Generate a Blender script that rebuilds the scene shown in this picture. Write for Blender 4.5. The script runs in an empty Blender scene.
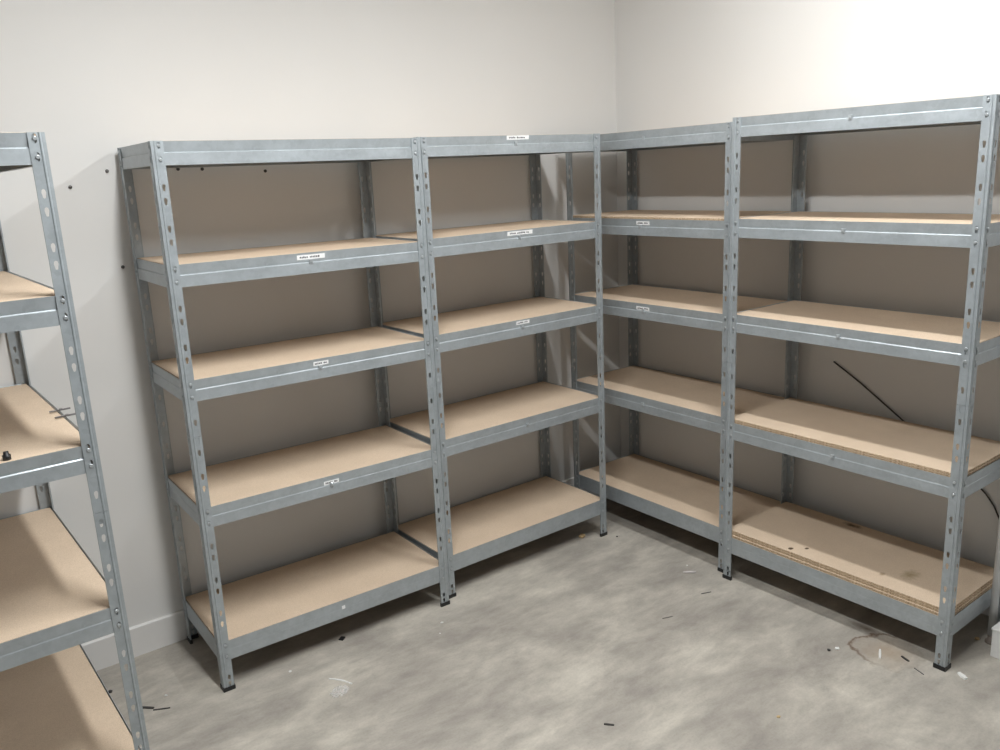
import bpy, bmesh, math, random
from mathutils import Vector, Matrix
random.seed(7)
SC = bpy.context.scene
COL = SC.collection

# ------------------------------------------------------------------ view
SC.view_settings.view_transform = 'Standard'
SC.view_settings.look = 'None'
SC.view_settings.gamma = 1.0
SC.view_settings.use_curve_mapping = False
SC.view_settings.exposure = 0.0

# ------------------------------------------------------------------ materials
def new_mat(name):
    m = bpy.data.materials.new(name); m.use_nodes = True
    nt = m.node_tree; b = nt.nodes['Principled BSDF']
    return m, nt, b

def node(nt, t, **kw):
    n = nt.nodes.new(t)
    for k, v in kw.items(): setattr(n, k, v)
    return n

def ramp(nt, src, stops):
    r = node(nt, 'ShaderNodeValToRGB')
    e = r.color_ramp.elements
    while len(e) < len(stops): e.new(0.5)
    for el, (p, c) in zip(e, stops):
        el.position = p; el.color = (*c, 1)
    nt.links.new(src, r.inputs['Fac'])
    return r

def coords(nt, scale=(1, 1, 1), kind='Object', loc=(0, 0, 0), rot=(0, 0, 0)):
    t = node(nt, 'ShaderNodeTexCoord'); mp = node(nt, 'ShaderNodeMapping')
    mp.inputs['Scale'].default_value = scale
    mp.inputs['Location'].default_value = loc
    mp.inputs['Rotation'].default_value = rot
    nt.links.new(t.outputs[kind], mp.inputs['Vector'])
    return mp.outputs['Vector']

def noise(nt, vec, scale, detail=4, rough=0.5, dist=0.0):
    n = node(nt, 'ShaderNodeTexNoise')
    n.inputs['Scale'].default_value = scale; n.inputs['Detail'].default_value = detail
    n.inputs['Roughness'].default_value = rough; n.inputs['Distortion'].default_value = dist
    nt.links.new(vec, n.inputs['Vector'])
    return n.outputs['Fac']

def math_n(nt, op, a, b=None, c=None, clamp=False):
    n = node(nt, 'ShaderNodeMath', operation=op, use_clamp=clamp)
    for i, v in enumerate((a, b, c)):
        if v is None: continue
        if isinstance(v, (int, float)): n.inputs[i].default_value = v
        else: nt.links.new(v, n.inputs[i])
    return n.outputs[0]

def mixc(nt, fac, a, b, mode='MIX'):
    n = node(nt, 'ShaderNodeMix', data_type='RGBA', blend_type=mode)
    if isinstance(fac, (int, float)): n.inputs[0].default_value = fac
    else: nt.links.new(fac, n.inputs[0])
    for i, v in ((6, a), (7, b)):
        if isinstance(v, tuple): n.inputs[i].default_value = (*v, 1)
        else: nt.links.new(v, n.inputs[i])
    return n.outputs[2]

def bump(nt, b, h, strength=0.2, dist=0.002):
    n = node(nt, 'ShaderNodeBump')
    n.inputs['Strength'].default_value = strength; n.inputs['Distance'].default_value = dist
    nt.links.new(h, n.inputs['Height']); nt.links.new(n.outputs['Normal'], b.inputs['Normal'])

def plain(name, col, rough=0.6, metal=0.0, var=0.08, scale=60):
    m, nt, b = new_mat(name)
    f = noise(nt, coords(nt), scale, 3)
    lo = tuple(c * (1 - var) for c in col); hi = tuple(min(1, c * (1 + var)) for c in col)
    r = ramp(nt, f, [(0.3, lo), (0.7, hi)])
    nt.links.new(r.outputs['Color'], b.inputs['Base Color'])
    b.inputs['Roughness'].default_value = rough; b.inputs['Metallic'].default_value = metal
    return m

def make_wall():
    m, nt, b = new_mat('painted_plaster')
    v = coords(nt)
    f = noise(nt, v, 1.3, 3)
    r = ramp(nt, f, [(0.3, WALL_LO), (0.7, WALL_HI)])
    nt.links.new(r.outputs['Color'], b.inputs['Base Color'])
    b.inputs['Roughness'].default_value = 0.62
    b.inputs['Specular IOR Level'].default_value = 0.3
    bump(nt, b, noise(nt, v, 260, 2), 0.12, 0.001)
    return m
WALL_LO = (0.735, 0.728, 0.712); WALL_HI = (0.765, 0.758, 0.742)

def make_floor():
    m, nt, b = new_mat('concrete_look_floor')
    v = coords(nt, (0.8, 1.35, 1), rot=(0, 0, 0.10))
    a = noise(nt, v, 3.4, 8, 0.66, 0.25)
    base = ramp(nt, a, [(0.34, (0.345, 0.318, 0.286)), (0.5, (0.450, 0.418, 0.372)), (0.66, (0.600, 0.560, 0.492))])
    v2 = coords(nt, (0.7, 1.9, 1), rot=(0, 0, -0.05), loc=(3, 1, 0))
    c = noise(nt, v2, 9, 6, 0.65, 0.3)
    fine = ramp(nt, c, [(0.35, (0.80, 0.80, 0.79)), (0.7, (1.10, 1.10, 1.09))])
    col = mixc(nt, 0.75, base.outputs['Color'], fine.outputs['Color'], 'MULTIPLY')
    sp = noise(nt, coords(nt), 130, 2)
    spr = ramp(nt, sp, [(0.25, (0.88, 0.88, 0.88)), (0.55, (1.0, 1.0, 1.0))])
    col = mixc(nt, 0.7, col, spr.outputs['Color'], 'MULTIPLY')
    # dried water stain with a brown rim beside the right shelves
    t = node(nt, 'ShaderNodeTexCoord')
    sx = node(nt, 'ShaderNodeSeparateXYZ'); nt.links.new(t.outputs['Object'], sx.inputs[0])
    dx = math_n(nt, 'DIVIDE', math_n(nt, 'ADD', sx.outputs[0], 0.500), 0.105)
    dy = math_n(nt, 'DIVIDE', math_n(nt, 'ADD', sx.outputs[1], 1.765), 0.105)
    d = math_n(nt, 'SQRT', math_n(nt, 'ADD', math_n(nt, 'MULTIPLY', dx, dx), math_n(nt, 'MULTIPLY', dy, dy)))
    d = math_n(nt, 'ADD', d, math_n(nt, 'MULTIPLY', math_n(nt, 'SUBTRACT', noise(nt, coords(nt, loc=(5, 2, 0)), 16, 4), 0.5), 1.15))
    rim = math_n(nt, 'SUBTRACT', 1.0, math_n(nt, 'DIVIDE', math_n(nt, 'ABSOLUTE', math_n(nt, 'SUBTRACT', d, 1.0)), 0.11), clamp=True)
    side = math_n(nt, 'MULTIPLY', math_n(nt, 'ADD', sx.outputs[1], 1.80), 9.0, clamp=True)
    rim = math_n(nt, 'MULTIPLY', rim, math_n(nt, 'ADD', math_n(nt, 'MULTIPLY', side, 0.75), 0.12))
    inner = math_n(nt, 'MULTIPLY', math_n(nt, 'SUBTRACT', 1.12, d, clamp=True), 0.9, clamp=True)
    col = mixc(nt, math_n(nt, 'MULTIPLY', inner, 0.75), col, (0.37, 0.28, 0.20))
    col = mixc(nt, rim, col, (0.13, 0.075, 0.04))
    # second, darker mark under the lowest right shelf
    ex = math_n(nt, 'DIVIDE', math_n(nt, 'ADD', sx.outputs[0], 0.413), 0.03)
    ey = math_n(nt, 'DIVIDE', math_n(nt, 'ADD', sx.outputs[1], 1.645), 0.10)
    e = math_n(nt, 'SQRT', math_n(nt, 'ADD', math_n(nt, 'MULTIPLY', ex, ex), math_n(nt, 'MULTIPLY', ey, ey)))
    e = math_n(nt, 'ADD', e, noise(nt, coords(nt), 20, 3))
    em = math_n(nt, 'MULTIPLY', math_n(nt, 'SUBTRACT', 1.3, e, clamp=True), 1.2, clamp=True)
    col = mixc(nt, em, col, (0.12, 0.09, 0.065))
    nt.links.new(col, b.inputs['Base Color'])
    b.inputs['Roughness'].default_value = 0.52
    b.inputs['Specular IOR Level'].default_value = 0.35
    bump(nt, b, sp, 0.12, 0.001)
    return m

def make_steel(name='galvanised_steel', tint=(0.44, 0.48, 0.505)):
    m, nt, b = new_mat(name)
    v = coords(nt, (1, 1, 1))
    vo = node(nt, 'ShaderNodeTexVoronoi'); vo.inputs['Scale'].default_value = 90
    nt.links.new(v, vo.inputs['Vector'])
    f = noise(nt, v, 14, 5, 0.6)
    mx = math_n(nt, 'ADD', math_n(nt, 'MULTIPLY', f, 0.8), math_n(nt, 'MULTIPLY', vo.outputs['Color'], 0.2))
    r = ramp(nt, mx, [(0.3, tuple(c * 0.87 for c in tint)), (0.7, tuple(c * 1.10 for c in tint))])
    nt.links.new(r.outputs['Color'], b.inputs['Base Color'])
    b.inputs['Metallic'].default_value = 0.45
    rr = math_n(nt, 'ADD', math_n(nt, 'MULTIPLY', f, 0.25), 0.28)
    nt.links.new(rr, b.inputs['Roughness'])
    return m

def make_board(name, spots=(), tint=1.0):
    m, nt, b = new_mat(name)
    v = coords(nt, kind='Object')
    a = noise(nt, v, 420, 3, 0.7)
    c = noise(nt, v, 5, 3)
    c1 = (0.56 * tint, 0.435 * tint, 0.315 * tint); c2 = (0.75 * tint, 0.61 * tint, 0.47 * tint)
    r = ramp(nt, a, [(0.25, c1), (0.65, c2)])
    big = ramp(nt, c, [(0.3, (0.93, 0.92, 0.91)), (0.7, (1.03, 1.03, 1.03))])
    col = mixc(nt, 1.0, r.outputs['Color'], big.outputs['Color'], 'MULTIPLY')
    if spots:
        t = node(nt, 'ShaderNodeNewGeometry')
        sx = node(nt, 'ShaderNodeSeparateXYZ'); nt.links.new(t.outputs['Position'], sx.inputs[0])
        w = noise(nt, t.outputs['Position'], 60, 3)
        for (x, y, ra, rb, st, cc) in spots:
            ex = math_n(nt, 'DIVIDE', math_n(nt, 'SUBTRACT', sx.outputs[0], x), ra)
            ey = math_n(nt, 'DIVIDE', math_n(nt, 'SUBTRACT', sx.outputs[1], y), rb)
            e = math_n(nt, 'SQRT', math_n(nt, 'ADD', math_n(nt, 'MULTIPLY', ex, ex), math_n(nt, 'MULTIPLY', ey, ey)))
            e = math_n(nt, 'ADD', e, math_n(nt, 'MULTIPLY', w, 0.9))
            k = math_n(nt, 'MULTIPLY', math_n(nt, 'SUBTRACT', 1.45, e, clamp=True), st, clamp=True)
            col = mixc(nt, k, col, cc)
    nt.links.new(col, b.inputs['Base Color'])
    b.inputs['Roughness'].default_value = 0.75
    b.inputs['Specular IOR Level'].default_value = 0.2
    return m

def make_board_edge():
    m, nt, b = new_mat('chipboard_edge')
    v = coords(nt, (1, 1, 2.5))
    a = noise(nt, v, 130, 3, 0.8)
    r = ramp(nt, a, [(0.34, (0.20, 0.125, 0.07)), (0.5, (0.50, 0.36, 0.23)), (0.64, (0.76, 0.60, 0.43))])
    nt.links.new(r.outputs['Color'], b.inputs['Base Color'])
    b.inputs['Roughness'].default_value = 0.85
    return m

M_WALL = make_wall()
M_FLOOR = make_floor()
M_FAR = plain('darker_far_wall_paint', (0.60, 0.62, 0.64), 0.8, 0, 0.02, 4)
M_CEIL = plain('ceiling_paint', (0.66, 0.66, 0.66), 0.8, 0, 0.02, 4)
M_TRIM = plain('white_skirting_paint', (0.80, 0.79, 0.775), 0.4, 0, 0.02, 6)
M_STEEL = make_steel()
M_POST = make_steel('galvanised_post_steel', (0.42, 0.46, 0.485))
M_RIVET = plain('bright_rivet_steel', (0.50, 0.53, 0.55), 0.3, 0.6, 0.05, 80)
M_BOARD = make_board('chipboard_face')
M_BOARD_S = make_board('stained_chipboard_face', [
    (-0.442, -1.340, 0.012, 0.010, 3.0, (0.10, 0.065, 0.04)),
    (-0.399, -1.380, 0.012, 0.008, 2.5, (0.12, 0.08, 0.05)),
    (-0.318, -1.739, 0.055, 0.035, 0.8, (0.30, 0.22, 0.11)),
    (-0.385, -1.671, 0.018, 0.012, 1.0, (0.30, 0.21, 0.13)),
    (-0.087, -1.384, 0.020, 0.045, 1.2, (0.16, 0.11, 0.07))])
M_EDGE = make_board_edge()
M_RUBBER = plain('black_plastic', (0.012, 0.012, 0.013), 0.45)
M_PAPER = plain('white_label_paper', (0.93, 0.93, 0.93), 0.6, 0, 0.02)
M_INK = plain('label_ink', (0.10, 0.10, 0.11), 0.6)
M_WHITE = plain('white_plastic', (0.82, 0.82, 0.80), 0.4, 0, 0.03)
M_PIPE = plain('pale_grey_pipe_plastic', (0.62, 0.63, 0.63), 0.35, 0, 0.03)
M_DARK = plain('dark_grey_plastic', (0.045, 0.042, 0.04), 0.5)
M_SCREW = plain('dark_screw_metal', (0.09, 0.085, 0.08), 0.4, 0.6)
M_WOOD = plain('raw_wood', (0.62, 0.44, 0.24), 0.7, 0, 0.15, 200)
M_PINK = plain('dusty_grey_plastic', (0.62, 0.57, 0.56), 0.5)
M_AMBER = plain('amber_crumb', (0.55, 0.40, 0.20), 0.6)
M_NAIL = plain('dull_nail_steel', (0.22, 0.21, 0.21), 0.4, 0.7)

def make_film():
    m, nt, b = new_mat('clear_plastic_film')
    b.inputs['Base Color'].default_value = (0.9, 0.9, 0.9, 1)
    b.inputs['Roughness'].default_value = 0.15
    f = noise(nt, coords(nt), 60, 3)
    nt.links.new(math_n(nt, 'ADD', math_n(nt, 'MULTIPLY', f, 0.35), 0.02), b.inputs['Alpha'])
    return m
M_FILM = make_film()

LA = 80; LB = 108
def make_lamp():
    m, nt, b = new_mat('lit_diffuser')
    b.inputs['Base Color'].default_value = (0.9, 0.9, 0.9, 1)
    b.inputs['Emission Color'].default_value = (0.985, 1.0, 1.0, 1)
    b.inputs['Emission Strength'].default_value = 3.0
    return m
M_LAMP = make_lamp()

# ------------------------------------------------------------------ object helpers
def link(name, me, parent=None, mat=None):
    o = bpy.data.objects.new(name, me); COL.objects.link(o)
    if parent is not None: o.parent = parent
    return o

def mesh_from(bm, name, mats):
    me = bpy.data.meshes.new(name); bm.normal_update(); bm.to_mesh(me); bm.free()
    for m in (mats if isinstance(mats, (list, tuple)) else [mats]): me.materials.append(m)
    return me

def add_box(bm, lo, hi, mi=0, bev=0.0):
    vs = [bm.verts.new((x, y, z)) for z in (lo[2], hi[2]) for y in (lo[1], hi[1]) for x in (lo[0], hi[0])]
    fs = []
    for q in ((0, 2, 3, 1), (4, 5, 7, 6), (0, 1, 5, 4), (2, 6, 7, 3), (0, 4, 6, 2), (1, 3, 7, 5)):
        f = bm.faces.new([vs[i] for i in q]); f.material_index = mi; fs.append(f)
    if bev > 0:
        es = {e for f in fs for e in f.edges}
        r = bmesh.ops.bevel(bm, geom=list(es), offset=bev, segments=1, affect='EDGES', profile=0.5)
        for f in r['faces']: f.material_index = mi
    return fs

def box_mesh(name, lo, hi, mats, bev=0.0):
    bm = bmesh.new(); add_box(bm, lo, hi, 0, bev)
    return mesh_from(bm, name, mats)

def tag(o, label, cat, group=None):
    o['label'] = label; o['category'] = cat
    if group: o['group'] = group
    return o

def structure(name, me):
    o = link(name, me); o['kind'] = 'structure'
    return o

def tube_mesh(name, pts, r, mat, seg=10, closed_ends=True, radii=None):
    bm = bmesh.new(); rings = []
    pts = [Vector(p) for p in pts]
    up = Vector((0, 0, 1))
    for i, p in enumerate(pts):
        d = (pts[min(i + 1, len(pts) - 1)] - pts[max(i - 1, 0)]).normalized()
        a = d.cross(up)
        if a.length < 1e-3: a = d.cross(Vector((1, 0, 0)))
        a.normalize(); b_ = d.cross(a).normalized()
        rr = radii[i] if radii else r
        rings.append([bm.verts.new(p + (a * math.cos(t) + b_ * math.sin(t)) * rr)
                      for t in (2 * math.pi * k / seg for k in range(seg))])
    for A, B in zip(rings, rings[1:]):
        for k in range(seg):
            f = bm.faces.new((A[k], A[(k + 1) % seg], B[(k + 1) % seg], B[k])); f.smooth = True
    bm.faces.new(rings[0][::-1]); bm.faces.new(rings[-1])
    bmesh.ops.recalc_face_normals(bm, faces=bm.faces)
    return mesh_from(bm, name, mat)

# ------------------------------------------------------------------ the room
CEIL = 2.68; XL = -5.3; YB = -5.0
def quad_slab(name, lo, hi, mat): return structure(name, box_mesh(name, lo, hi, mat))
quad_slab('floor', (XL, YB, -0.08), (0, 0, 0), M_FLOOR)
quad_slab('ceiling', (XL, YB, CEIL), (0, 0, CEIL + 0.08), M_CEIL)
quad_slab('wall_back', (XL - 0.1, 0, -0.08), (0.1, 0.1, CEIL + 0.08), M_WALL)
quad_slab('wall_right', (0, YB - 0.1, -0.08), (0.1, 0, CEIL + 0.08), M_WALL)
quad_slab('wall_left', (XL - 0.1, YB - 0.1, -0.08), (XL, 0, CEIL + 0.08), M_FAR)
quad_slab('wall_front', (XL, YB - 0.1, -0.08), (0, YB, CEIL + 0.08), M_FAR)

def skirting(name, p0, p1, nrm):
    bm = bmesh.new(); h = 0.115; t = 0.012
    prof = [(0, 0), (t, 0), (t, h - 0.004), (t - 0.003, h), (0, h)]
    rings = []
    for p in (p0, p1):
        rings.append([bm.verts.new((p[0] + nrm[0] * a, p[1] + nrm[1] * a, z)) for a, z in prof])
    n = len(prof)
    for i in range(n): bm.faces.new((rings[0][i], rings[0][(i + 1) % n], rings[1][(i + 1) % n], rings[1][i]))
    bm.faces.new(rings[0]); bm.faces.new(rings[1][::-1])
    bmesh.ops.recalc_face_normals(bm, faces=bm.faces)
    return structure(name, mesh_from(bm, name, M_TRIM))
skirting('baseboard_back', (XL, 0), (-0.0121, 0), (0, -1))
skirting('baseboard_right', (0, YB), (0, 0), (-1, 0))
skirting('baseboard_left', (XL, YB), (XL, 0), (1, 0))

# ------------------------------------------------------------------ shelving
FW = 0.0353; PT = 0.0016; HB = 0.0688

def plate_cell(bm, P, u0, w, z0, z1, hole):
    """one cell of a flange (u0..w, z0..z1) with real thickness; hole = centre z of a keyhole slot, or None"""
    def V(u, z, t): return bm.verts.new(P(u, z, t))
    if hole is None:
        for t in (0, PT): bm.faces.new([V(a, z, t) for a, z in ((u0, z0), (w, z0), (w, z1), (u0, z1))])
    else:
        cx = FW * 0.62; cz = hole
        inner = [(cx + 0.0051, cz + 0.003), (cx + 0.0038, cz + 0.0088), (cx, cz + 0.0108), (cx - 0.0038, cz + 0.0088),
                 (cx - 0.0051, cz + 0.003), (cx - 0.0030, cz - 0.0088), (cx, cz - 0.0106), (cx + 0.0030, cz - 0.0088)]
        outer = [(w, cz), (w, z1), (cx, z1), (u0, z1), (u0, cz), (u0, z0), (cx, z0), (w, z0)]
        for t in (0, PT):
            for k in range(8):
                m = (k + 1) % 8
                bm.faces.new((V(*inner[k], t), V(*outer[k], t), V(*outer[m], t), V(*inner[m], t)))
        for k in range(8):
            m = (k + 1) % 8
            bm.faces.new((V(*inner[k], 0), V(*inner[m], 0), V(*inner[m], PT), V(*inner[k], PT)))
    zs = (z0, hole, z1) if hole is not None else (z0, z1)
    for a, b in zip(zs, zs[1:]):
        for u in (u0, w): bm.faces.new((V(u, a, 0), V(u, b, 0), V(u, b, PT), V(u, a, PT)))

def post_mesh(name, z0, z1, holes):
    """corner at the origin, one flange along +x and one along +y, small folded lip at each free edge"""
    bm = bmesh.new()
    cells = []; z = z0
    for h in sorted(holes):
        a, b = max(h - 0.0135, z0 + 0.0002), min(h + 0.0135, z1 - 0.0002)
        if a > z + 1e-6: cells.append((z, a, None))
        cells.append((a, b, h)); z = b
    if z < z1: cells.append((z, z1, None))
    for P, u0 in ((lambda u, zz, t: (u, t, zz), 0.0), (lambda u, zz, t: (t, u, zz), PT)):
        for (a, b, h) in cells: plate_cell(bm, P, u0, FW, a, b, h)
        ux = FW if u0 == 0 else FW
        for (z_a, q) in ((z0, 0), (z1, 1)):
            bm.faces.new([bm.verts.new(P(u, z_a, t)) for u, t in ((u0, 0), (ux, 0), (ux, PT), (u0, PT))])
    bmesh.ops.remove_doubles(bm, verts=bm.verts, dist=1e-5)
    bmesh.ops.recalc_face_normals(bm, faces=bm.faces)
    # rolled bead running up each flange near the corner
    for P in (lambda u, t, zz: (u, t, zz), lambda u, t, zz: (t, u, zz)):
        bead = [(0.0080, 0.0001), (0.0092, -0.0016), (0.0108, -0.0020), (0.0124, -0.0016), (0.0136, 0.0001)]
        A = [bm.verts.new(P(u, t, z0)) for u, t in bead]; B = [bm.verts.new(P(u, t, z1)) for u, t in bead]
        fs = [bm.faces.new((A[k], A[(k + 1) % 5], B[(k + 1) % 5], B[k])) for k in range(5)] + [bm.faces.new(A), bm.faces.new(B[::-1])]
        bmesh.ops.recalc_face_normals(bm, faces=fs)
    add_box(bm, (FW - 0.0012, PT, z0), (FW, 0.0042, z1)); add_box(bm, (PT, FW - 0.0012, z0), (0.0042, FW, z1))
    return mesh_from(bm, name, M_POST)

ZC = 0.012
up_h = [1.8 - (0.013 + 0.12 * k + d) for k in range(8) for d in (0, 0.04)]
up_h = [h for h in up_h if h > 0.925]
lo_h = [0.9 - (0.013 + 0.12 * k + d) for k in range(8) for d in (0, 0.04)]
lo_h = [h for h in lo_h if h > 0.034] + [0.026]
ME_UP = post_mesh('upper_post', 0.9012, 1.8, up_h)
ME_LO = post_mesh('lower_post', 0.004, 0.9, lo_h)
ME_LO_DROPPED = post_mesh('lower_post_dropped', 0.004, 0.9, [h - 0.0145 for h in lo_h if h > 0.05])

def cap_mesh():
    bm = bmesh.new(); e = 0.0025; s = FW + e
    out = [(-e, -e), (s, -e), (s, 0.007), (0.007, 0.007), (0.007, s), (-e, s)]
    lo = [bm.verts.new((x, y, 0)) for x, y in out]; hi = [bm.verts.new((x, y, 0.015)) for x, y in out]
    n = len(out)
    for i in range(n): bm.faces.new((lo[i], lo[(i + 1) % n], hi[(i + 1) % n], hi[i]))
    bm.faces.new(lo[::-1]); bm.faces.new(hi)
    bmesh.ops.recalc_face_normals(bm, faces=bm.faces)
    return mesh_from(bm, 'foot_cap', M_RUBBER)
ME_CAP = cap_mesh()

def sleeve_mesh():
    bm = bmesh.new(); a = PT + 0.0003; s = FW - 0.004
    for (lo, hi) in (((a, a, 0.87), (s, a + 0.0014, 0.932)), ((a, a + 0.0014, 0.87), (a + 0.0014, s, 0.932))):
        add_box(bm, lo, hi)
    return mesh_from(bm, 'joint_sleeve', M_POST)
ME_SLEEVE = sleeve_mesh()

def rivet_mesh():
    bm = bmesh.new(); seg = 10
    prev = None
    for (r, h) in ((0.0051, 0.0), (0.0052, 0.0012), (0.0036, 0.0022)):
        ring = [bm.verts.new((r * math.cos(t), -h, r * math.sin(t))) for t in (2 * math.pi * k / seg for k in range(seg))]
        if prev:
            for k in range(seg): bm.faces.new((prev[k], prev[(k + 1) % seg], ring[(k + 1) % seg], ring[k])).smooth = True
        else: bm.faces.new(ring)
        prev = ring
    bm.faces.new(prev)
    bmesh.ops.recalc_face_normals(bm, faces=bm.faces)
    return mesh_from(bm, 'rivet', M_RIVET)
ME_RIVET = rivet_mesh()

def beam_mesh(L, st):
    """along +x from 0 to L, outer face to -y, top at z=0; st = depth of the pressed step"""
    o1 = PT + 0.0004 + st; o0 = PT + 0.0004; t = 0.0014
    prof = [(o0, 0), (o1, -0.0310), (o0, -0.0338), (o0, -HB), (o0 + 0.014, -HB), (o0 + 0.014, -HB + t), (o0 + t, -HB + t),
            (o0 + t, -0.036), (o1 + t, -0.0315), (o1 + t, -0.0110), (o1 + 0.018, -0.0110), (o1 + 0.018, -0.0097),
            (o1 + t, -0.0097), (o1 + t, -0.004), (o0 + t, 0)]
    bm = bmesh.new(); n = len(prof)
    A = [bm.verts.new((0, y, z)) for y, z in prof]; B = [bm.verts.new((L, y, z)) for y, z in prof]
    for i in range(n): bm.faces.new((A[i], A[(i + 1) % n], B[(i + 1) % n], B[i]))
    bm.faces.new(A); bm.faces.new(B[::-1])
    bmesh.ops.recalc_face_normals(bm, faces=bm.faces)
    return mesh_from(bm, 'beam', M_STEEL)

def tab_mesh():
    bm = bmesh.new()
    add_box(bm, (-0.007, -0.0035, -0.010), (0.007, 0.0012, 0.006), 0, 0.001)
    add_box(bm, (-0.003, -0.006, -0.006), (0.003, -0.0030, 0.001), 0, 0.0008)
    return mesh_from(bm, 'crossbar_tab', M_RIVET)
ME_TAB = tab_mesh()

def label_mesh(w, h, marks):
    bm = bmesh.new()
    add_box(bm, (0, -0.0004, 0), (w, 0, h))
    x = w * 0.10; k = 0
    while marks and x < w * 0.86:                       # unreadably small line of print
        cw = h * random.choice((0.22, 0.3, 0.36)); zz = h * random.uniform(0.28, 0.34)
        add_box(bm, (x, -0.0007, zz), (x + cw, -0.0004, zz + h * random.uniform(0.28, 0.42)), 1)
        x += cw + h * 0.13; k += 1
        if k % 6 == 5: x += h * 0.35
    return mesh_from(bm, 'paper_label', [M_PAPER, M_INK])

def board_mesh(name, L, D_, th, face, bev=0.0009):
    bm = bmesh.new()
    add_box(bm, (0, 0, 0), (L, D_, th), 0)
    for f in bm.faces:
        f.normal_update()
        if abs(f.normal.z) < 0.5: f.material_index = 1
    bmesh.ops.bevel(bm, geom=list(bm.edges), offset=bev, segments=1, affect='EDGES')
    return mesh_from(bm, name, [face, M_EDGE])

UNITS = {}
def build_unit(key, x, y, a, W, H, zs, lean, sl, label, group, labels=None, tabs=None):
    D = 0.4231; lu, lv = lean
    root = bpy.data.objects.new('shelving_unit', None); COL.objects.link(root)
    root.location = (x, y, 0); root.rotation_euler = (0, 0, a)
    tag(root, label, 'shelving', group)
    # posts
    for (cu, cv, q) in ((0, 0, 0), (W, 0, 1), (W, D, 2), (0, D, 3)):
        hs = (H + sl * cu) / 1.8
        for nm, me in (('post', ME_UP), ('post', ME_LO if key else ME_LO_DROPPED)):
            p = link(nm, me, root)
            rot = Matrix.Rotation(q * math.pi / 2, 4, 'Z')
            tilt = Matrix.Rotation(lu, 4, 'Y') @ Matrix.Rotation(-lv, 4, 'X')
            M = Matrix.Translation((cu, cv, 0)) @ tilt @ rot @ Matrix.Diagonal((1, 1, hs, 1))
            p.matrix_local = M
            if me is not ME_UP:
                c = link('foot_cap', ME_CAP, p)
                s = link('joint_sleeve', ME_SLEEVE, p)
    levels = [H] + list(zs)
    bmesh_cache = {}
    D_in = 0.012
    for li, z in enumerate(levels, 1):
        st = {1: 0.0034, 2: 0.0034, 3: 0.0030, 4: 0.0012, 5: 0.0004}[li]
        ang = -math.atan(sl)
        def place(o, u, v, dz, q):
            o.matrix_local = (Matrix.Translation((lu * z, lv * z, z)) @ Matrix.Rotation(ang, 4, 'Y')
                              @ Matrix.Translation((u, v, dz)) @ Matrix.Rotation(q * math.pi / 2, 4, 'Z'))
        for q, (u, v, L) in enumerate(((0.0022, 0, W - 0.0044), (W, D_in + 0.009, D - 2 * D_in - 0.018),
                                       (W - 0.0022, D, W - 0.0044), (0, D - D_in - 0.009, D - 2 * D_in - 0.018))):
            kk = (round(L, 4), st)
            if kk not in bmesh_cache: bmesh_cache[kk] = beam_mesh(L, st)
            bmo = link('beam', bmesh_cache[kk], root); place(bmo, u, v, -0.0005, q)
            if li == 1: base = 0.0
            ends = (FW * 0.62 - 0.0022, L - (FW * 0.62 - 0.0022)) if q in (0, 2) else (FW * 0.62 - 0.021, L + 0.021 - FW * 0.62)
            for e in ends:
                for rz in (-0.0125, -0.0525):
                    r = link('rivet', ME_RIVET, bmo); r.location = (e, -0.0002, rz)
            if q == 0:
                if tabs is None or li in tabs:
                    tb = link('crossbar_tab', ME_TAB, bmo); tb.location = (tabs.get(li, W / 2) if tabs else W / 2, st, -0.029)
                for (l2, lx, lw, lh, lz, mk) in (labels or ()):
                    if l2 == li:
                        lb = link('paper_label', label_mesh(lw, lh, mk), bmo)
                        lb.location = (lx, 0.0020 + st * (-lz / 0.0305) - 0.0001, lz)
                        lb.rotation_euler = (math.atan(st / 0.0305), 0, 0)
                        if l2 == 5: lb.location.y = 0.0019; lb.rotation_euler = (0, 0, 0)
                        if lh < 0.012: lb['label'] = 'small blank white sticker'
        # board
        off = 0.0066 + st
        bo = link('shelf_board', board_mesh('shelf_board', W - 2 * off, D - 2 * off, 0.0085, M_BOARD), root)
        place(bo, off, off, -0.0080 if li == 1 else (-0.0035 if (key, li) == (4, 4) else -0.0095), 0)
        if li == 1: bo.location.z += 0.0
    UNITS[key] = (x, y, a, W, D, levels, lean, sl)
    return root

GR = 'galvanised shelving units with chipboard shelves'
build_unit(1, -2.3440, -0.4486, -0.0247, 0.9007, 1.7996, (1.4406, 1.0825, 0.6608, 0.1800), (0.0033, -0.0012), -0.0059,
           'steel shelving unit at left end of the back wall, white square on its lowest beam', GR,
           labels=[(2, 0.407, 0.098, 0.0155, -0.022, True), (3, 0.428, 0.055, 0.014, -0.023, True),
                   (4, 0.424, 0.057, 0.014, -0.030, True), (5, 0.446, 0.013, 0.013, -0.034, False)],
           tabs={2: 0.455, 3: 0.452, 4: 0.452})
build_unit(2, -1.4240, -0.4352, 0.0002, 0.8879, 1.7984, (1.4397, 1.0809, 0.6663, 0.1789), (0.0004, -0.0016), 0.0014,
           'back wall steel shelving unit nearest the room corner, white label on its top beam', GR,
           labels=[(1, 0.396, 0.109, 0.0155, -0.016, True), (2, 0.380, 0.127, 0.0155, -0.020, True), (3, 0.406, 0.068, 0.014, -0.019, True)],
           tabs={1: 0.439, 2: 0.440, 3: 0.436, 4: 0.440})
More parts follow.
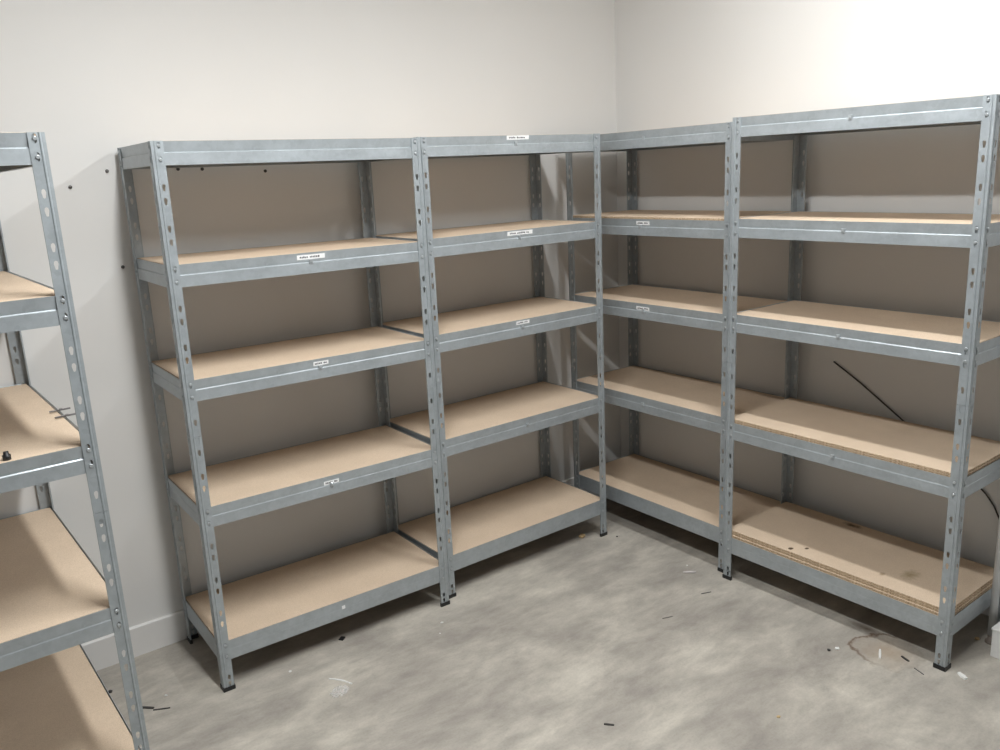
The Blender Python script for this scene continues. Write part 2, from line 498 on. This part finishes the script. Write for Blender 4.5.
build_unit(3, -0.4351, -0.1053, -1.5812, 0.9337, 1.8010, (1.4433, 1.0857, 0.6681, 0.1910), (0.0011, 0.0003), 0.0032,
           'steel shelving unit in the room corner against the right wall, partly behind the corner post', GR,
           labels=[(2, 0.435, 0.075, 0.0155, -0.024, True), (3, 0.431, 0.076, 0.0155, -0.029, True)],
           tabs={1: 0.479, 2: 0.458, 3: 0.472, 4: 0.468})
build_unit(4, -0.4776, -1.0554, -1.5633, 0.8908, 1.8169, (1.4572, 1.0994, 0.6706, 0.1878), (0.0007, 0.0038), -0.0027,
           'tallest steel shelving unit, right end, with a stack of boards on its lowest shelf', GR,
           tabs={1: 0.453, 2: 0.448, 3: 0.449, 4: 0.452})
unit0 = build_unit(0, -2.6796, -0.9033, 1.5880, 0.8909, 1.8003, (1.4390, 1.0755, 0.6471, 0.1642), (0.0008, 0.0030), -0.0016,
           'steel shelving unit nearest the camera, standing end-on and cut off by the left frame edge', GR, tabs={})

# loose boards stacked on top of fitted shelves
def loose(key, li, k, th, inset, du, dv, rz, face, label):
    x, y, a, W, D, levels, (lu, lv), sl = UNITS[key]
    z = levels[li - 1]
    off = 0.0066 + inset
    o = link('chipboard_sheet', board_mesh('chipboard_sheet', W - 2 * off - 0.004, D - 2 * off - 0.003, th - 0.0003, face))
    M = (Matrix.Translation((x, y, 0)) @ Matrix.Rotation(a, 4, 'Z') @ Matrix.Translation((lu * z, lv * z, z))
         @ Matrix.Rotation(-math.atan(sl), 4, 'Y') @ Matrix.Translation((off + 0.002 + du, off + 0.0005 + dv, (0.00505 if (key, li) == (4, 4) else -0.00095) + th * k))
         @ Matrix.Rotation(rz, 4, 'Z'))
    o.matrix_world = M
    tag(o, label, 'board', 'loose chipboard sheets stacked on the shelves')
loose(3, 2, 0, 0.010, 0, 0, 0, 0, M_BOARD, 'loose chipboard sheet on the second shelf from the top of the corner unit')
loose(4, 4, 0, 0.010, 0, 0, 0, 0, M_BOARD, 'loose chipboard sheet on the second lowest shelf of the right end unit')
loose(4, 5, 0, 0.0105, 0, 0.001, 0, 0, M_BOARD, 'bottom loose chipboard sheet of the stack on the lowest right shelf')
loose(4, 5, 1, 0.0105, 0.001, 0, 0.001, 0, M_BOARD, 'middle loose chipboard sheet of the stack on the lowest right shelf')
loose(4, 5, 2, 0.0105, 0.001, 0.001, 0, 0, M_BOARD_S, 'stained top chipboard sheet of the stack on the lowest right shelf')

# ------------------------------------------------------------------ things on and beside the walls
def wall_screw(x, z, label):
    bm = bmesh.new(); seg = 12; prev = None
    for (r, h) in ((0.0058, 0.0), (0.0058, 0.003), (0.0045, 0.006), (0.002, 0.0066)):
        ring = [bm.verts.new((r * math.cos(t), -h, r * math.sin(t))) for t in (2 * math.pi * k / seg for k in range(seg))]
        if prev:
            for k in range(seg): bm.faces.new((prev[k], prev[(k + 1) % seg], ring[(k + 1) % seg], ring[k]))
        else: bm.faces.new(ring)
        prev = ring
    bm.faces.new(prev); bmesh.ops.recalc_face_normals(bm, faces=bm.faces)
    o = link('wall_screw', mesh_from(bm, 'wall_screw', M_SCREW)); o.location = (x, 0, z)
    tag(o, label, 'screw', 'dark screws in the back wall')
wall_screw(-2.481, 1.682, 'dark screw in bare wall farthest left of the back shelves')
wall_screw(-2.363, 1.728, 'dark screw in the wall beside the top corner of the back shelving')
wall_screw(-2.359, 1.411, 'dark screw in the wall beside the second shelf of the back shelving')
wall_screw(-2.133, 1.726, 'dark screw under the top beam, left one of a close pair')
wall_screw(-2.050, 1.723, 'dark screw under the top beam, right one of a close pair')
wall_screw(-1.820, 1.708, 'single dark screw under the top beam, halfway along the left back unit')

o = link('cable', tube_mesh('cable', [(-0.0045, -1.219, 0.854), (-0.006, -1.28, 0.821), (-0.006, -1.339, 0.786), (-0.006, -1.41, 0.740),
        (-0.006, -1.480, 0.694), (-0.006, -1.60, 0.616), (-0.006, -1.73, 0.535), (-0.006, -1.805, 0.488), (-0.006, -1.838, 0.459),
        (-0.006, -1.866, 0.424), (-0.006, -1.893, 0.372), (-0.006, -1.912, 0.31), (-0.006, -1.922, 0.22), (-0.017, -1.928, 0.125), (-0.018, -1.93, 0.004)],
        0.0029, M_DARK, 8))
tag(o, 'thin black cable running slantwise down the right wall behind the end unit', 'cable')

pr = bpy.data.objects.new('waste_pipe', None); COL.objects.link(pr); pr.location = (-0.185, -1.9665, 0)
tag(pr, 'pale grey plastic pipe rising from the floor beside the right end unit', 'pipe')
link('tube', tube_mesh('tube', [(0, 0, 0.030), (0.000, -0.001, 0.5), (0.000, -0.002, 1.0), (0.0, -0.003, 2.0), (0.0, -0.004, CEIL)], 0.0125, M_PIPE, 18), pr)
link('floor_fitting', tube_mesh('floor_fitting', [(0, 0, 0.0), (0, 0, 0.006), (0, 0, 0.008), (0, 0, 0.032)], 0.017,
     plain('grubby_fitting', (0.22, 0.18, 0.15), 0.6), 18, radii=[0.018, 0.018, 0.0105, 0.0105]), pr)

def pipe_casing():
    root = bpy.data.objects.new('pipe_casing', None); COL.objects.link(root); root.location = (-0.272, -2.001, 0)
    tag(root, 'low white casing box on the floor at the right edge beside the pipe', 'box')
    bm = bmesh.new(); add_box(bm, (0, -0.42, 0.0), (0.255, 0, 0.098), 0, 0.002)
    link('body', mesh_from(bm, 'casing_body', M_WHITE), root)
    bm = bmesh.new(); add_box(bm, (-0.003, -0.424, 0.098), (0.257, 0.003, 0.106), 0, 0.0015)
    link('lid', mesh_from(bm, 'casing_lid', M_WHITE), root)
pipe_casing()

# ------------------------------------------------------------------ litter
def sliver(name, p0, p1, w, h, mat, label, cat, group=None, z=0.0, bend=0.0):
    """small irregular flat stick lying between two points"""
    p0 = Vector((*p0, z)); p1 = Vector((*p1, z)); d = (p1 - p0); n = Vector((-d.y, d.x, 0)).normalized()
    bm = bmesh.new(); N = 5; rings = []
    for i in range(N + 1):
        t = i / N; c = d * t + n * (bend * math.sin(math.pi * t))
        ww = w * (0.65 + 0.35 * math.sin(math.pi * min(1, max(0.06, t)))) * random.uniform(0.85, 1.1) / 2
        hh = h * random.uniform(0.85, 1.0)
        rings.append([bm.verts.new(c + n * s * ww + Vector((0, 0, q))) for s, q in ((-1, 0), (1, 0), (0.8, hh), (-0.8, hh))])
    for A, B in zip(rings, rings[1:]):
        for k in range(4): bm.faces.new((A[k], A[(k + 1) % 4], B[(k + 1) % 4], B[k]))
    bm.faces.new(rings[0]); bm.faces.new(rings[-1][::-1]); bmesh.ops.recalc_face_normals(bm, faces=bm.faces)
    o = link(name, mesh_from(bm, name, mat)); o.location = p0
    return tag(o, label, cat, group)

def crumb(name, x, y, r, mat, label, cat, group=None, z=0.0, flat=0.6):
    bm = bmesh.new(); bmesh.ops.create_icosphere(bm, subdivisions=1, radius=1.0)
    for v in bm.verts:
        k = random.uniform(0.75, 1.15)
        v.co = Vector((v.co.x * r * k, v.co.y * r * k * 0.75, v.co.z * r * flat * k))
    mz = min(v.co.z for v in bm.verts)
    for v in bm.verts: v.co.z -= mz
    # flat resting face
    for v in bm.verts:
        if v.co.z < r * flat * 0.35: v.co.z = 0
    bmesh.ops.remove_doubles(bm, verts=bm.verts, dist=1e-5)
    o = link(name, mesh_from(bm, name, mat)); o.location = (x, y, z); o.rotation_euler = (0, 0, random.uniform(0, 3))
    return tag(o, label, cat, group)

G = 'bits of litter on the floor'
sliver('plastic_sliver', (-2.586, -0.347), (-2.555, -0.378), 0.010, 0.004, M_DARK, 'short black sliver on the floor beside the left post', 'scrap', G)
sliver('plastic_sliver', (-2.560, -0.388), (-2.513, -0.413), 0.006, 0.003, M_DARK, 'longer thin black sliver on the floor, tip to tip with a short one', 'scrap', G)
crumb('grit', -2.646, -0.183, 0.009, M_DARK, 'dark crumb near the skirting behind the left unit', 'scrap', G)
crumb('paper_fleck', -2.504, -0.335, 0.006, M_WHITE, 'white fleck on the floor above the black slivers', 'scrap', G)
o = link('square_cap', box_mesh('square_cap', (-0.011, -0.009, 0), (0.011, 0.009, 0.005), M_RUBBER, 0.001)); o.location = (-1.888, -0.415, 0); o.rotation_euler = (0, 0, 0.6)
tag(o, 'small black square cap lying under the left back unit', 'cap', G)
sliver('plastic_strip', (-2.040, -0.616), (-1.993, -0.696), 0.006, 0.003, M_WHITE, 'thin white strip on the floor above the crumpled clear film', 'scrap', G, bend=0.006)
crumb('paper_fleck', -1.545, -0.572, 0.008, M_WHITE, 'white fleck in front of the paired middle posts', 'scrap', G, flat=0.3)
crumb('paper_fleck', -1.593, -0.631, 0.004, M_WHITE, 'tiny white fleck left of the one before the middle posts', 'scrap', G, flat=0.4)
crumb('paper_fleck', -2.125, -0.486, 0.008, M_WHITE, 'pale fleck just in front of the left back unit', 'scrap', G, flat=0.3)
o = link('wood_chip', box_mesh('wood_chip', (-0.014, -0.011, 0), (0.014, 0.011, 0.012), M_WOOD, 0.003)); o.location = (-0.637, -0.376, 0); o.rotation_euler = (0, 0, 0.3)
tag(o, 'small light wood chip on the floor by the corner post', 'wood chip', G)
crumb('grit', -0.520, -0.486, 0.006, M_DARK, 'dark crumb on the floor just right of the corner post', 'scrap', G)
o = link('wall_plug', tube_mesh('wall_plug', [(-0.0, 0.0, 0.0045), (0.013, -0.012, 0.0045), (0.038, -0.035, 0.0045)], 0.0045, M_PINK, 8, radii=[0.0030, 0.0045, 0.0045]))
o.location = (-0.568, -0.921, 0); tag(o, 'pale pinkish grey plastic plug lying left of the middle right posts', 'plug', G)
crumb('paper_fleck', -0.506, -0.889, 0.006, M_WHITE, 'white fleck beside the pinkish grey plug', 'scrap', G, flat=0.3)
sliver('plastic_sliver', (-0.651, -1.084), (-0.610, -1.100), 0.004, 0.002, M_DARK, 'thin dark sliver in front of the middle right posts', 'scrap', G)
sliver('plastic_sliver', (-0.904, -1.108), (-0.864, -1.123), 0.004, 0.002, M_NAIL, 'thin dark sliver in the open middle of the floor', 'scrap', G)
sliver('plastic_sliver', (-1.500, -1.406), (-1.480, -1.430), 0.007, 0.004, M_DARK, 'small black crumb alone on the floor nearest the camera', 'scrap', G)
crumb('amber_crumb', -1.074, -1.730, 0.008, M_AMBER, 'small amber crumb on the near right floor', 'scrap', G, flat=0.3)
crumb('grit', -0.640, -1.632, 0.007, M_DARK, 'black crumb touching a white fleck left of the stain', 'scrap', G)
crumb('paper_fleck', -0.609, -1.645, 0.010, M_WHITE, 'white fleck next to a black crumb left of the stain', 'scrap', G, flat=0.35)
sliver('plastic_strip', (-0.507, -1.744), (-0.557, -1.771), 0.008, 0.005, M_WHITE, 'white stub lying inside the brown floor stain', 'scrap', G)
sliver('plastic_sliver', (-0.490, -1.811), (-0.501, -1.842), 0.010, 0.003, M_DARK, 'flat dark chip right of the floor stain', 'scrap', G)
sliver('plastic_sliver', (-0.524, -1.872), (-0.538, -1.911), 0.004, 0.002, M_NAIL, 'thin grey sliver in front of the right end post', 'scrap', G)
sliver('plaster_chip', (-0.447, -1.980), (-0.464, -2.011), 0.017, 0.006, M_WHITE, 'white chip on the floor right of the right end post', 'scrap', G)
crumb('grit', -0.205, -1.931, 0.010, M_WOOD, 'brown crumb on the floor at the foot of the pipe', 'scrap', G)

def film():
    bm = bmesh.new(); N = 12; R = 0.038
    vs = [[bm.verts.new(((i / N - .5) * 2 * R, (j / N - .5) * 2 * R * 0.8, 0.002 + abs(random.gauss(0, 0.0055)))) for j in range(N + 1)] for i in range(N + 1)]
    for i in range(N):
        for j in range(N):
            a, b = (i + .5) / N - .5, (j + .5) / N - .5
            if a * a + b * b < 0.2 + random.uniform(-.03, .03): bm.faces.new((vs[i][j], vs[i + 1][j], vs[i + 1][j + 1], vs[i][j + 1]))
    bmesh.ops.delete(bm, geom=[v for v in bm.verts if not v.link_faces], context='VERTS')
    mz = min(v.co.z for v in bm.verts)
    for v in bm.verts: v.co.z -= mz
    o = link('plastic_film', mesh_from(bm, 'plastic_film', M_FILM)); o.location = (-2.045, -0.710, 0.0); o.rotation_euler = (0, 0, 0.5)
    s = o.modifiers.new('thickness', 'SOLIDIFY'); s.thickness = 0.0004
    tag(o, 'crumpled scrap of clear plastic film on the floor before the left back unit', 'plastic scrap', G)
film()

# small things on the third shelf of the left unit
zb = 1.0755 - 0.0011
o = link('black_cap', tube_mesh('black_cap', [(0, 0, 0), (0, 0, 0.012), (0, 0, 0.0125), (0, 0, 0.02)], 0.008, M_RUBBER, 14, radii=[0.009, 0.009, 0.006, 0.0055]))
o.location = (-2.872, -0.880, zb); tag(o, 'small black plastic cap on the middle shelf of the left edge unit', 'cap')
def clip(y, label):
    bm = bmesh.new()
    add_box(bm, (-0.030, -0.0022, 0.0), (0.024, 0.0022, 0.0045), 0, 0.0006)
    add_box(bm, (-0.004, -0.0040, 0.0005), (0.004, 0.0040, 0.0058), 0, 0.0006)
    o = link('metal_pin', mesh_from(bm, 'metal_pin', M_NAIL)); o.location = (-2.690, y, 1.0755 + 0.0012); o.rotation_euler = (0, 0, 0.06)
    tag(o, label, 'pin', 'two metal pins over the shelf edge')
clip(-0.500, 'thin grey metal pin across the left unit middle shelf edge, farther back of two')
clip(-0.580, 'thin grey metal pin across the left unit middle shelf edge, nearer of two')

# ------------------------------------------------------------------ lamps
def strip_light(x, y0, y1, strength, w, label, zc=CEIL):
    root = bpy.data.objects.new('ceiling_light', None); COL.objects.link(root); root.location = (x, (y0 + y1) / 2, zc)
    tag(root, label, 'ceiling light', 'strip lights on the ceiling')
    L = y1 - y0
    bm = bmesh.new(); add_box(bm, (-w / 2 - 0.008, -L / 2 - 0.02, -0.030), (w / 2 + 0.008, L / 2 + 0.02, 0), 0, 0.003)
    link('housing', mesh_from(bm, 'housing', M_WHITE), root)
    bm = bmesh.new(); hd = 0.018; n = 9; prof = []
    for k in range(n):
        t = math.pi * k / (n - 1); prof.append((-math.cos(t) * w / 2, -0.0302 - math.sin(t) * hd))
    A = [bm.verts.new((a, -L / 2, b)) for a, b in prof]; B = [bm.verts.new((a, L / 2, b)) for a, b in prof]
    for k in range(n): bm.faces.new((A[k], A[(k + 1) % n], B[(k + 1) % n], B[k]))
    bm.faces.new(A); bm.faces.new(B[::-1]); bmesh.ops.recalc_face_normals(bm, faces=bm.faces)
    m = M_LAMP.copy(); m.node_tree.nodes['Principled BSDF'].inputs['Emission Strength'].default_value = strength
    link('diffuser', mesh_from(bm, 'diffuser', m), root)
strip_light(-0.93, -2.25, -1.10, LA, 0.09, 'long strip light on the ceiling above the right shelves')
strip_light(-2.25, -2.30, -1.10, LB, 0.11, 'long strip light on the ceiling over the middle of the room')

w = bpy.data.worlds.new('world'); SC.world = w; w.use_nodes = True
w.node_tree.nodes['Background'].inputs[0].default_value = (0.8, 0.85, 0.9, 1)
w.node_tree.nodes['Background'].inputs[1].default_value = 0.2

# ------------------------------------------------------------------ camera
ya, pi_, ro = 0.6435, -0.2352, -0.0472
f = Vector((math.sin(ya) * math.cos(pi_), math.cos(ya) * math.cos(pi_), math.sin(pi_)))
r = Vector((math.cos(ya), -math.sin(ya), 0)); u = r.cross(f)
r2 = r * math.cos(ro) + u * math.sin(ro); u2 = -r * math.sin(ro) + u * math.cos(ro)
cd = bpy.data.cameras.new('camera'); co = bpy.data.objects.new('camera', cd); COL.objects.link(co)
co.matrix_world = Matrix(((r2.x, u2.x, -f.x, -3.0554), (r2.y, u2.y, -f.y, -3.0430), (r2.z, u2.z, -f.z, 1.6732), (0, 0, 0, 1)))
cd.sensor_width = 36; cd.sensor_fit = 'HORIZONTAL'; cd.lens = 835.4966 / 1000 * 36
cd.shift_x = -1.9699 / 1000; cd.shift_y = -5.0658 / 1000
cd.clip_start = 0.02
SC.camera = co
